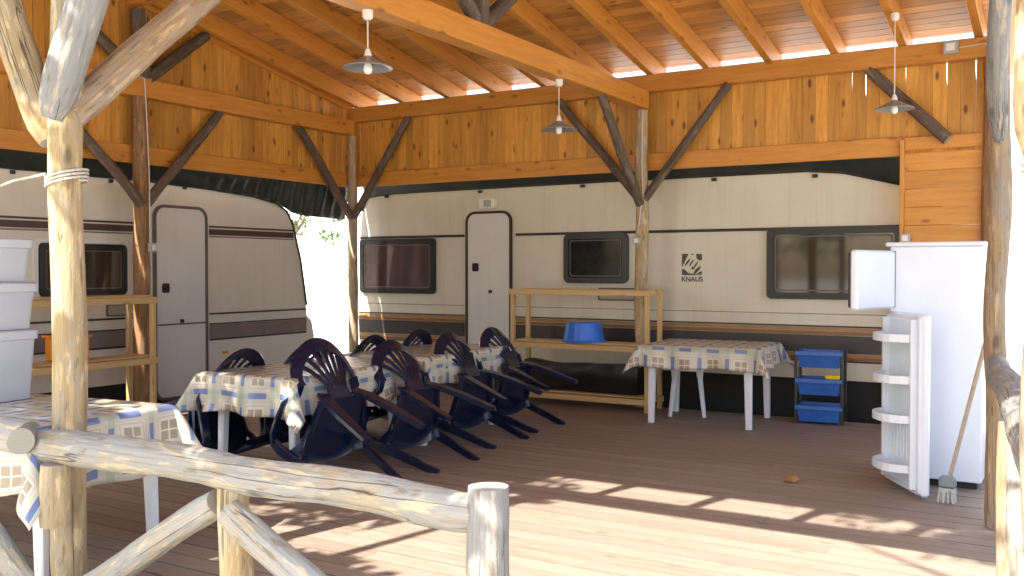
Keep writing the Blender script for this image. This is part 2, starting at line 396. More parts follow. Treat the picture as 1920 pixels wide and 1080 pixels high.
# ------------------------------------------------------------------ setting
mb = MB(); n = 40; S = 120
V = [(-S + 2 * S * i / n, -S + 2 * S * j / n, -.16) for j in range(n + 1) for i in range(n + 1)]
mb.add(V, [(j * (n + 1) + i, j * (n + 1) + i + 1, (j + 1) * (n + 1) + i + 1, (j + 1) * (n + 1) + i) for j in range(n) for i in range(n)])
struct(mb.build('ground', 'gravel'))
dk = MB().box(-8.02, .35, 2.30, 9.44, -.15, -.034, .005).build('deck', 'skirt'); struct(dk)
y = 2.33; row = 0
while y < 9.40:
    W = .138; cuts = [-8.05]; x = -8.05 + random.uniform(1.2, 4.0)
    while x < -.7: cuts.append(x); x += random.choice((3.0, 3.6, 4.0))
    cuts.append(.38)
    for a, b in zip(cuts, cuts[1:]):
        o = plank('plank', (a + .0006, y, -.014 + random.uniform(-.0012, .0012)), (b - .0006, y, -.014 + random.uniform(-.0012, .0012)), (0, 1, 0), W, .028, 'deck', dk, .002)
    y += W + .0035; row += 1

# ------------------------------------------------------------------ timber pavilion
pv = thing('timber_pavilion', 'open timber pavilion with orange pine boards, rafters and log posts over the deck', 'pavilion', (XM, YR, 0))
# roof: felt shell, then rafters and boards
XA, XB_ = XL - .35, .25
shell = MB()
for ya, yb in ((YR, 9.66), (YR, 2.54)):
    za, zb = (PZ + SL * (YB - YR) + .245, (zr(yb) if yb < YR else PZ + SL * (YB - yb)) + .245)
    pts = [(XA - .02, ya, za), (XB_, ya, za), (XB_, yb, zb), (XA - .02, yb, zb)]
    shell.add(pts + [(p[0], p[1], p[2] + .03) for p in pts], [(0, 1, 2, 3), (7, 6, 5, 4), (0, 4, 5, 1), (1, 5, 6, 2), (2, 6, 7, 3), (3, 7, 4, 0)])
roof = shell.build('roof', 'roofing', pv, local=False)
ca = math.atan(SL)
for sgn, yend in ((1, 9.66), (-1, 2.55)):
    d = 0; L = abs(yend - YR) / math.cos(ca); W = .128
    while d < L - .02:
        ww = min(W, L - d); yc = YR + sgn * (d + ww / 2) * math.cos(ca); zc = PZ + SL * (YB - YR) + .190 / math.cos(ca) + .013 - (d + ww / 2) * math.sin(ca)
        br = [XA] + sorted(random.sample([-6.44, -5.17, -3.9, -2.66], 1)) + [XB_ - .01]
        for a, b in zip(br, br[1:]):
            plank('ceiling_board', (a + .001, yc, zc + .004), (b - .001, yc, zc + .004), (0, sgn * math.cos(ca), -math.sin(ca)), ww - .0012, .022, 'pine_ceiling', roof, .004)
        d += ww
RX = [-7.86, -7.15, -6.48, -5.84, -5.17, -4.53, -3.90, -3.29, -2.66, -2.03, -1.43, -.80, -.17]
for x in RX:
    zt = PZ + SL * (YB - YR); h = .095
    for yend in (9.65, 2.57):
        ze = PZ + SL * (YB - yend) if yend > YR else zr(yend)
        plank('rafter', (x, YR, zt + h), (x, yend, ze + h), (1, 0, 0), .075, .19, 'pine_beam', roof, .004)
plank('ridge_beam', (XA, YR, zt + .02), (XB_ - .02, YR, zt + .02), (0, 1, 0), .10, .20, 'pine_beam', pv)
# plates and ties
plank('wall_plate', (XL - .05, YB + .02, 3.39), (-.62, YB + .02, 3.39), (0, 1, 0), .12, .178, 'pine_beam', pv, .005)
plank('front_beam', (XL - .05, YF, 3.02), (.1, YF, 3.02), (0, 1, 0), .12, .18, 'pine_beam', pv, .005)
for x in RX[1:]:
    plank('strut', (x, YF, 3.112), (x, YF, zr(YF) + .004), (1, 0, 0), .07, .09, 'pine_beam', pv)
tie_g = plank('tie_beam', (XL, 2.5, 3.222), (XL, YB - .045, 3.222), (1, 0, 0), .13, .185, 'pine_beam', pv, .005)
plank('tie_beam', (XM, 2.72, 3.213), (XM, YB - .045, 3.213), (1, 0, 0), .15, .19, 'pine_beam', pv, .005)
plank('tie_beam', (xr(YF), 2.72, 3.213), (xr(YB) + .1, YB - .045, 3.213), (1, 0, 0), .13, .19, 'pine_beam', pv, .005)
# back wall boards (vertical) with bottom and top rails
bw = plank('back_wall', (XL - .02, YB + .055, 2.575), (-1.44, YB + .055, 2.575), (0, 0, 1), .175, .032, 'pine_beam', pv, .004)
def slit_board(x, W, z0, z1, cut, zc, parent):
    h = W / 2 - .0008; Lh = (z1 - z0) / 2; k = zc - (z0 + z1) / 2
    poly = [(-Lh, -h), (Lh, -h), (Lh, h - cut), (k + .10, h - cut), (k, h), (-Lh, h)]
    mt = Matrix(((0, 0, 1), (0, 1, 0), (1, 0, 0))).to_4x4(); mt.translation = (x + W / 2, YB + .088, (z0 + z1) / 2)
    o = link('board', MB().prism(poly, -.011, .011).mesh('pine'), parent, mt); return o
x = XL - .06; slits = {4: (.0045, 3.12), 5: (.008, 3.05), 8: (.003, 3.14), 11: (.006, 3.10), 13: (.005, 3.12)}; kb = 0
while x < -.64:
    W = random.choice((.112, .118, .124))
    z0 = 2.50
    if x > -2.45: kb += 1
    if x > -2.45 and kb in slits: slit_board(x, W, z0, 3.47, slits[kb][0], slits[kb][1], bw)
    else:
        yj = YB + .088 + random.uniform(-.002, .002)
        plank('board', (x + W / 2, yj, z0), (x + W / 2, yj, 3.47), (1, 0, 0), W - .0012, .022, 'pine', bw, .004)
    x += W
# gable wall
gw = plank('gable_wall', (XL - .055, 2.4, 2.575), (XL - .055, YB + .03, 2.575), (0, 0, 1), .175, .032, 'pine_beam', pv, .004)
y = 2.4
while y < YB + .05:
    W = random.choice((.106, .112, .118)); yc = y + W / 2
    zt_ = (PZ + SL * (YB - yc) if yc > YR else zr(yc)) + .17
    plank('board', (XL - .09 + random.uniform(-.002, .002), yc, 2.50), (XL - .09 + random.uniform(-.002, .002), yc, zt_), (0, 1, 0), W - .0012, .022, 'pine', gw, .004)
    y += W
for ye in (9.35, 2.6):
    ze = PZ + SL * (YB - ye) if ye > YR else zr(ye)
    plank('verge_board', (XL - .06, YR, zt + .04), (XL - .06, ye, ze + .04), (0, 0, 1), .13, .03, 'pine_beam', pv)
# panel of horizontal boards at the right end of the back wall
pn = plank('end_panel', (-1.425, YB + .02, 0.0), (-1.425, YB + .02, 2.63), (1, 0, 0), .035, .07, 'pine_beam', pv)
z = .02
while z < 2.60:
    W = .166; plank('board', (-1.405, YB + .03 + random.uniform(-.002, .002), z + W / 2), (-.66, YB + .03 + random.uniform(-.002, .002), z + W / 2), (0, 0, 1), min(W, 2.63 - z) - .001, .024, 'pine_beam', pn, .006)
    z += W
# posts
def post(p, z1, r, mat, **k): return log('post', (p[0], p[1], 0), (p[0], p[1], z1), r * 1.04, r * .96, mat, pv, **k)
post((XL + .02, YB - .03), 3.12, .062, 'log', seed=3)
post((XM, YB - .05), 3.11, .068, 'log', seed=5)
post((XL + .03, YR + .03), 3.125, .078, 'log_brown', seed=8)
post((XL + .03, YF), 3.12, .075, 'log_brown', seed=9)
fp = post((XM + .03, YF), 2.93, .074, 'log', seed=11, n=18, rough=.05)
post((-.405, 5.95), 3.11, .056, 'log_tan', seed=12, n=16)
post((-.70, YB - .02), 3.3, .065, 'log_brown', seed=2)
post((-.045, YF + .02), 2.93, .072, 'log_tan', seed=15, n=16)
# braces
def brace(p0, p1, r, mat='log_dark', **k): return log('brace', p0, p1, r, r * .92, mat, pv, **k)
brace((XM + .03, YB - .06, 2.13), (-4.96, YB - .04, 3.30), .048, seed=31)
brace((XM, YB - .10, 2.13), (XM - .02, YB - 1.02, 3.13), .05, 'log_dark', seed=32)
brace((XM, YB - .06, 2.13), (-3.04, YB - .04, 3.30), .046, seed=33)
brace((XL + .06, YB - .06, 2.10), (-7.05, YB - .03, 3.29), .048, seed=34)
brace((XL + .05, YB - .08, 2.10), (XL + .02, 8.30, 3.125), .052, seed=35)
brace((XL + .07, YR + .06, 2.08), (XL + .02, 7.12, 3.125), .052, 'log_dark', seed=36)
brace((XL + .07, YR, 2.08), (XL + .02, 5.05, 3.125), .052, seed=37)
brace((-1.04, YB - .02, 2.60), (-1.72, YB - .02, 3.30), .055, seed=38)
# king post fans
for xk in (XL + .03, XM):
    log('king_post', (xk, YR + .06, 3.31), (xk, YR + .02, 3.98), .075, .07, 'log_dark', pv, seed=xk)
    log('brace', (xk, YR + .10, 3.33), (xk + .0, YR + .86, 3.90), .062, .055, 'log_dark', pv, seed=xk + 1)
    log('brace', (xk, YR - .02, 3.33), (xk + .0, YR - .80, 3.90), .062, .055, 'log_dark', pv, seed=xk + 2)
# front middle post braces (thick logs)
log('brace', (-4.02, YF - .03, 2.02), (-4.50, YF - .02, 2.95), .078, .085, 'log', pv, seed=41, n=18, round_end=1)
log('brace', (-3.835, YF - .13, 2.10), (-3.54, YF - .06, 2.95), .078, .088, 'log_weather', pv, seed=42, n=18, round_end=1)
log('brace', (-3.93, YF + .0, 2.14), (-3.95, 3.72, 3.135), .075, .078, 'log_tan', pv, seed=43, n=18)
log('brace', (-.40, 5.88, 2.16), (-.36, 5.0, 3.12), .05, .055, 'log_weather', pv, seed=44, round_end=1)
log('brace', (-.10, YF - .03, 1.72), (-.16, YF + .98, 3.0), .05, .055, 'log', pv, seed=45, round_end=1)
log('brace', (-.46, 5.96, 2.12), (-1.3, 6.0, 3.12), .03, .03, 'log_dark', pv, seed=46) if False else None

# ------------------------------------------------------------------ log railings
ra = thing('log_railing', 'peeled log railing with cross braces running right from the tall front post', 'railing', (-2.8, YF, 0), 'log railings round the deck')
log('rail', (-4.00, YF - .11, .672), (-1.70, YF + .005, .645), .077, .070, 'log_grey', ra, seed=51, n=18, rough=.09, bend=.02)
log('end_post', (-1.665, YF - .03, 0), (-1.665, YF - .03, .735), .074, .07, 'log_weather', ra, seed=52, n=18)
log('middle_post', (-2.83, YF - .04, 0), (-2.83, YF - .04, .60), .068, .062, 'log', ra, seed=53, n=16)
log('brace', (-3.80, YF - .06, .02), (-2.90, YF - .06, .52), .062, .06, 'log_grey', ra, seed=54, n=16)
log('brace', (-1.80, YF - .07, -.02), (-2.80, YF - .09, .52), .07, .058, 'log_grey', ra, seed=55, n=16)
log('support_block', (-3.835, YF - .14, .33), (-3.835, YF - .14, .60), .066, .064, 'log', ra, seed=56, n=16)
rb = thing('log_railing', 'peeled log railing running left from the tall front post, below the stacked bins', 'railing', (-5.9, YF, 0), 'log railings round the deck')
log('rail', (-7.8, YF - .05, .70), (-4.05, YF - .13, .69), .075, .078, 'log_grey', rb, seed=61, n=18, rough=.08)
log('rail_end', (-4.09, YF - .10, .69), (-3.955, YF - .22, .70), .060, .060, 'log_grey', rb, seed=62, n=16, rings=4, bend=0)
log('brace', (-4.05, YF - .09, -.06), (-4.95, YF - .09, .60), .062, .06, 'log_grey', rb, seed=63, n=16)
log('middle_post', (-5.9, YF - .05, 0), (-5.9, YF - .05, .63), .066, .062, 'log', rb, seed=64)
rc = thing('log_railing', 'short log railing between the two posts at the right edge of the deck', 'railing', (-.25, 4.3, 0), 'log railings round the deck')
log('rail', (-.02, YF + .10, .86), (-.40, 5.86, .92), .075, .066, 'log_weather', rc, seed=71, n=16)
log('middle_post', (-.23, 4.3, 0), (-.23, 4.3, .83), .062, .06, 'log_tan', rc, seed=72)
log('brace', (-.20, 4.2, .75), (-.06, 2.75, .05), .055, .055, 'log_grey', rc, seed=73)

# ------------------------------------------------------------------ caravans
def strip(mbname, parent, mat, x0, x1, z0, z1, y=-.004, t=.008): return MB().box(x0, x1, y - t / 2, y + t / 2, z0, z1, .0015).build(mbname, mat, parent)
def window(c, x0, x1, z0, z1, glass, fw=.045, r=.05):
    f = MB().ring(rrect(x0, x1, z0, z1, r), rrect(x0 + fw, x1 - fw, z0 + fw, z1 - fw, r * .6), -.045, .004).build('window', 'black', c)
    MB().prism(rrect(x0 + fw * .9, x1 - fw * .9, z0 + fw * .9, z1 - fw * .9, r * .6), -.036, -.012).build('pane', glass, f)
    MB().ring(rrect(x0 + fw * 1.25, x1 - fw * 1.25, z0 + fw * 1.25, z1 - fw * 1.25, r * .5), rrect(x0 + fw * 1.45, x1 - fw * 1.45, z0 + fw * 1.45, z1 - fw * 1.45, r * .5), -.039, -.034).build('trim', 'seal_grey', f)
    return f
def door(c, x0, x1, z0, z1, seal, split, handle_left=True):
    d = MB().prism(rrect(x0, x1, z0, z1, .10, 8), -.018, .002).build('door', 'door_white', c)
    MB().ring(rrect(x0 - .03, x1 + .03, z0 - .03, z1 + .03, .13, 8), rrect(x0, x1, z0, z1, .10, 8), -.03, .004).build('seal', seal, d)
    hx = x0 + .07 if handle_left else x1 - .15
    MB().prism(rrect(hx, hx + .085, split[1], split[1] + .10, .02), -.034, -.019).build('handle', 'black', d)
    if split[0]: MB().box(x0 + .004, x1 - .004, -.024, -.017, split[0] - .008, split[0] + .008).build('split_line', seal, d)
    MB().prism(rrect(x0 + .30, x0 + .345, split[0] + .012 if split[0] else z0 + .8, (split[0] + .05) if split[0] else z0 + .84, .01), -.03, -.018).build('catch', 'seal', d)
    return d
def vent(c, x0, x1, z0, z1):
    g = MB().ring(rrect(x0, x1, z0, z1, .015), rrect(x0 + .015, x1 - .015, z0 + .015, z1 - .015, .01), -.012, .002).build('vent', 'seal_grey', c)
    k = 5
    for i in range(k):
        z = z0 + .02 + (z1 - z0 - .04) * (i + .5) / k
        MB().box(x0 + .012, x1 - .012, -.010, .001, z - .006, z + .006, .001).build('slat', 'greybox', g)
# right-hand caravan, local x = world X
cr = thing('caravan', 'long cream caravan with dark and tan stripes along the back of the deck', 'caravan', (0, 9.60, 0), 'parked caravans')
prof = [(-8.08, .36), (-8.12, .9), (-8.10, 1.7), (-8.04, 2.2), (-7.96, 2.36), (-7.8, 2.41), (-5, 2.42), (-2.35, 2.42), (-2.0, 2.385), (-1.45, 2.24), (-1.15, 2.05), (-1.0, 1.7), (-.95, .9), (-1.0, .36)]
MB().prism(prof, 0, 2.2).build('body', 'skin_cream', cr)
MB().box(-7.95, -2.1, .06, 2.14, 2.40, 2.47, .02).build('roof', 'roof_white', cr)
MB().box(-8.0, -1.0, .02, .06, -.15, .37, .002).build('skirt', 'skirt', cr)
MB().tube([(x, -.012, z + .004) for x, z in prof[3:12]], .016, 6).build('awning_rail', 'seal', cr)
for x, z in ((-7.62, 2.40), (-6.2, 2.405), (-4.83, 2.41), (-3.3, 2.41), (-2.27, 2.395)): MB().box(x - .025, x + .025, -.04, -.006, z - .045, z - .012, .004).build('rail_clip', 'black', cr)
for a, b in ((-8.07, -6.44), (-5.71, -1.1)): strip('trim_line', cr, 'seal', a, b, 1.838, 1.868, -.008, .016)
for a, b in ((-8.1, -6.435), (-6.38, -5.79), (-5.735, -.97)):
    strip('stripe', cr, 'seal', a, b, .878, .893); strip('stripe', cr, 'stripe_tan', a, b, .84, .874); strip('stripe', cr, 'stripe_rust', a, b, .80, .836)
    strip('stripe', cr, 'stripe_dark', a, b, .625, .796); strip('stripe', cr, 'stripe_tan', a, b, .59, .621); strip('stripe', cr, 'stripe_rust', a, b, .555, .587); strip('stripe', cr, 'seal', a, b, .538, .552)
    strip('panel_joint', cr, 'seal_grey', a, b, 1.003, 1.009, -.002, .004)
window(cr, -8.05, -6.86, 1.14, 1.83, 'glass_rose', .06); window(cr, -5.06, -4.27, 1.29, 1.85, 'glass_dark', .06, .07); window(cr, -2.74, -1.46, 1.15, 1.86, 'glass_brown', .065)
door(cr, -6.38, -5.79, .36, 2.11, 'seal', (0, 1.42))
lp = MB().prism(rrect(-6.20, -5.98, 2.175, 2.285, .02), -.05, .002).build('awning_lamp', 'lampwhite', cr); lp['label'] = 'small white lamp above the door'
MB().prism(rrect(-6.13, -6.03, 2.19, 2.27, .01), -.056, -.049).build('lens', 'greybox', lp)
vent(cr, -4.64, -4.12, 1.10, 1.24)
# emblem: printed square with pale diagonal strokes and the lettering beneath
em = MB(); ex, ez, es = -3.655, 1.385, .225
def P(*q): return [(ex + a * es, ez + b * es) for a, b in q]
for q in (P((0, 1), (.32, 1), (.13, .62), (.02, .40), (0, .40)), P((.12, .42), (.22, .62), (.40, .80), (.36, .64), (.18, .44)), P((0, .30), (.16, .24), (.30, .10), (.55, .06), (.98, .02), (.98, 0), (0, 0)),
          P((.70, 1), (.98, .98), (.98, .72), (.86, .68), (.72, .78)), P((.36, .48), (.50, .68), (.60, .72), (.46, .50), (.38, .40)), P((.58, .40), (.72, .60), (.80, .62), (.68, .40), (.60, .32)),
          P((.56, .08), (.68, .28), (.92, .44), (.88, .28), (.66, .06)), P((.72, .06), (.98, .20), (.98, .04)), P((.44, 1.0), (.52, .93), (.58, 1.0)), P((.46, .34), (.54, .42), (.60, .30), (.52, .24))):
    em.prism(q, -.0045, .001)
em.build('emblem', 'print', cr)
fc = bpy.data.curves.new('lettering', 'FONT'); fc.body = 'KNAUS'; fc.size = .073; fc.align_x = 'CENTER'; fc.extrude = .002; fc.offset = .0012; fc.space_character = 1.0
fo = bpy.data.objects.new('lettering_source', fc); COL.objects.link(fo); bpy.context.view_layer.update()
me = bpy.data.meshes.new_from_object(fo.evaluated_get(bpy.context.evaluated_depsgraph_get())); bpy.data.objects.remove(fo)
me.materials.clear(); me.materials.append(M['print'])
lt = link('lettering', me, cr); lt.matrix_parent_inverse = Matrix(); lt.matrix_basis = Matrix.Translation((ex + es / 2, -.003, ez - .068)) @ Matrix.Rotation(R(90), 4, 'X')
# left-hand caravan, local x = world Y, local y points to world -X
cl = thing('caravan', 'off-white caravan with brown stripes beside the left wall, its door at the front', 'caravan', (-8.24, 0, 0), 'parked caravans')
cl.rotation_euler.z = R(90)
prof = [(8.70, .30), (8.86, .42), (8.90, .62), (8.86, .80), (8.77, .88), (8.76, 1.0), (8.66, 1.55), (8.53, 1.98), (8.43, 2.14), (8.25, 2.23), (7.86, 2.29), (7.2, 2.33), (6.4, 2.355), (4, 2.36), (2.2, 2.36), (1.9, 2.2), (1.8, .30)]
MB().prism(prof, 0, 2.2).build('body', 'skin_white', cl)
MB().box(2.2, 7.6, .06, 2.14, 2.30, 2.38, .02).build('roof', 'roof_white', cl)
MB().box(1.9, 8.6, .02, .06, -.15, .36, .002).build('skirt', 'skirt', cl)
MB().tube([(x, -.01, z + .004) for x, z in prof[5:15]], .013, 6).build('awning_rail', 'seal', cl)
for x in (5.0, 6.0, 6.9, 7.6, 8.3): MB().box(x - .02, x + .02, -.035, -.006, 2.225 if x > 8 else 2.30, 2.255 if x > 8 else 2.335, .004).build('rail_clip', 'black', cl)
for a, b in ((1.9, 6.46), (7.24, 8.54)):
    strip('stripe', cl, 'stripe_brown', a, b, 1.905, 1.925); strip('stripe', cl, 'stripe_brown', a, b, 1.825, 1.89); strip('stripe', cl, 'stripe_taupe', a, b, 1.80, 1.815)
for a, b in ((1.9, 6.46), (7.24, 8.76)):
    strip('stripe', cl, 'stripe_brown', a, b, .945, .965); strip('stripe', cl, 'stripe_brown', a, b, .835, .85); strip('stripe', cl, 'stripe_taupe', a, b, .685, .832); strip('stripe', cl, 'stripe_brown', a, b, .66, .682)
MB().ring(rrect(5.19, 6.21, 1.15, 1.735, .06), rrect(5.23, 6.17, 1.19, 1.695, .05), -.03, .003).build('window_surround', 'door_white', cl)
window(cl, 5.235, 6.165, 1.195, 1.69, 'glass_brown', .05, .05)
door(cl, 6.53, 7.17, .10, 2.09, 'seal_grey', (.865, 1.20))
vent(cl, 5.95, 6.35, .98, 1.10)
MB().prism(rrect(7.42, 7.50, .50, .53, .01), -.012, .002).build('marker_lamp', 'orange', cl)
MB().prism(rrect(6.42, 6.50, .42, .62, .015), -.02, .002).build('service_hatch', 'black', cl)

# ------------------------------------------------------------------ tarpaulins between walls and caravans
def sheet(name, fn, nu, nv, mat, label, cat, group=None, uv=None, thick=0):
    V = [fn(i / nu, j / nv) for j in range(nv + 1) for i in range(nu + 1)]
    F = [(j * (nu + 1) + i, j * (nu + 1) + i + 1, (j + 1) * (nu + 1) + i + 1, (j + 1) * (nu + 1) + i) for j in range(nv) for i in range(nu)]
    o = link(name, mesh_from(V, F, mat, True)); tag(o, label, cat, group)
    if thick: md = o.modifiers.new('thickness', 'SOLIDIFY'); md.thickness = thick
    return o
def interp(t, pts):
    for (a, va), (b, vb) in zip(pts, pts[1:]):
        if t <= b: return va + (vb - va) * max(0, t - a) / (b - a)
    return pts[-1][1]
def tl(u, v):
    Y = 2.4 + u * 7.0; zb = interp(Y, [(2, 2.34), (6.4, 2.335), (7.2, 2.31), (7.86, 2.27), (8.25, 2.21), (8.43, 2.13), (8.6, 2.10), (9.5, 2.08)])
    z = 2.52 + (zb - 2.52) * v; near = max(0, min(1, (Y - 6.8) / .6))
    rip = .018 * math.sin(Y * 34) * (v * (1 - v) * 3 + .2) * near + .02 * noise.noise((Y * 2.5, v * 2, 1))
    return (-8.065 - .10 * v + rip, Y, z)
sheet('tarpaulin', tl, 220, 8, 'tarp', 'dark green black tarpaulin under the left boarded gable, sagging at the corner post', 'tarpaulin', 'tarpaulins', thick=.004)
def tr(u, v):
    X = -7.9 + u * 6.45; zb = interp(X, [(-8, 2.36), (-7.4, 2.40), (-2.3, 2.425), (-1.9, 2.36), (-1.4, 2.22)])
    return (X, 9.42 + .13 * v + .010 * noise.noise((X * 3, v * 2, 4)), 2.52 + (zb - 2.52) * v + .008 * noise.noise((X * 5, 3, v)))
sheet('tarpaulin', tr, 130, 6, 'tarp', 'narrow black tarpaulin strip under the back boarded wall', 'tarpaulin', 'tarpaulins', thick=.004)

# ------------------------------------------------------------------ furniture
def cloth(name, L, Wd, drop, loc, rz, label, seed=0, top=.735):
    step = .02; nu = int((L + 2 * drop) / step); nv = int((Wd + 2 * drop) / step); V = []; UV = []
    for j in range(nv + 1):
        for i in range(nu + 1):
            u = -(L / 2 + drop) + i * (L + 2 * drop) / nu; v = -(Wd / 2 + drop) + j * (Wd + 2 * drop) / nv
            UV.append((u + .03 + seed * .07, v + .02)); su = 1 if u > 0 else -1; sv = 1 if v > 0 else -1
            du = max(abs(u) - L / 2, 0); dv = max(abs(v) - Wd / 2, 0); mn = min(du, dv)
            d = math.hypot(du, dv); rr = .022
            x = max(-L / 2, min(L / 2, u)); yy = max(-Wd / 2, min(Wd / 2, v))
            if d > 0:
                ang = min(d / rr, math.pi / 2); out = rr * math.sin(ang); dn = rr * (1 - math.cos(ang)) + max(0, d - rr * math.pi / 2)
                h = dn / drop; ph = math.atan2(dv, du)
                wv = .026 * math.sin((u if dv > du else v) * 17 + seed * 3) + .040 * noise.noise((u * 4, v * 4, seed * 9.1))
                out += min(h, 1.2) * (.022 + wv * (1 - math.sin(2 * ph))) + d * .46 * math.sin(2 * ph)
                x += su * out * math.cos(ph); yy += sv * out * math.sin(ph)
                z = top - dn * (1 - .10 * math.sin(2 * ph) + .16 * noise.noise((u * 3.2, v * 3.2, seed * 5.0 + 2))) + .008 * noise.noise((u * 5, v * 5, seed))
            else: z = top + .0015 * noise.noise((u * 6, v * 6, seed + 3))
            V.append((x, yy, z))
    F = [(j * (nu + 1) + i, j * (nu + 1) + i + 1, (j + 1) * (nu + 1) + i + 1, (j + 1) * (nu + 1) + i) for j in range(nv) for i in range(nu)]
    me = mesh_from(V, F, 'cloth', True); ul = me.uv_layers.new(name='UVMap')
    for lp_ in me.loops: ul.data[lp_.index].uv = UV[lp_.vertex_index]
    o = link(name, me, None, Matrix.Translation(loc) @ Matrix.Rotation(rz, 4, 'Z')); md = o.modifiers.new('thickness', 'SOLIDIFY'); md.thickness = .0022; md.offset = 1
    return tag(o, label, 'tablecloth', 'checked tablecloths')
def table(L, Wd, loc, rz, label, inset=(.10, .08)):
    t = thing('plastic_table', label, 'table', loc, 'white plastic tables'); t.rotation_euler.z = rz
    MB().box(-L / 2, L / 2, -Wd / 2, Wd / 2, .705, .733, .008).box(-L / 2 + .05, L / 2 - .05, -Wd / 2 + .05, Wd / 2 - .05, .66, .706, .004).build('tabletop', 'white_pl', t)
    for sx in (-1, 1):
        for sy in (-1, 1):
            x, y = sx * (L / 2 - inset[0]), sy * (Wd / 2 - inset[1])
            MB().sweep([(x * .97, y * .97, .69), (x, y, 0)], (sx, sy * .0, 0), [.075, .056], [.062, .045]).build('leg', 'white_pl', t)
    return t
TA = R(4.0)
table(1.38, .80, (-4.87, 5.24, 0), TA + R(90), 'white plastic table under the checked cloth nearest the front rail, chairs leaning on both sides')
cloth('tablecloth', 1.40, .82, .275, (-4.87, 5.24, 0), TA + R(90), 'checked cloth on the nearer of the two dining tables with dark chairs', 1)
table(1.38, .80, (-4.99, 6.86, 0), TA + R(90), 'white plastic table under the checked cloth further back, chairs leaning on both sides')
cloth('tablecloth', 1.40, .82, .26, (-4.99, 6.86, 0), TA + R(90), 'checked cloth on the further of the two dining tables with dark chairs', 2)
table(1.06, .92, (-3.05, 8.77, 0), TA, 'white plastic table by the wooden shelf rack at the back', (.07, .07))
cloth('tablecloth', 1.08, .94, .215, (-3.05, 8.77, 0), TA, 'checked cloth on the small table by the back caravan', 3)
table(1.40, .80, (-4.78, 2.86, 0), R(7), 'white plastic table just behind the front log rail, carrying the bins', (.04, .06))
cloth('tablecloth', 1.42, .82, .32, (-4.78, 2.86, 0), R(7), 'checked cloth on the table just behind the front log rail', 4)

# stool
st = thing('plastic_stool', 'white plastic stool tucked under the small back table', 'stool', (-3.36, 8.98, 0)); st.rotation_euler.z = R(20)
MB().prism([(a, b) for a, b in rrect(-.16, .16, -.16, .16, .06)], 0, .02).build('seat', 'white_pl', st).matrix_basis = Matrix.Translation((0, 0, .45)) @ Matrix.Rotation(R(90), 4, 'X')
for sx in (-1, 1):
    for sy in (-1, 1):
        MB().sweep([(sx * .12, sy * .12, .445), (sx * .125, sy * .125, .36), (sx * .165, sy * .165, 0)], (sx, -sy, 0), [.085, .05, .036], .026).build('leg', 'white_pl', st)

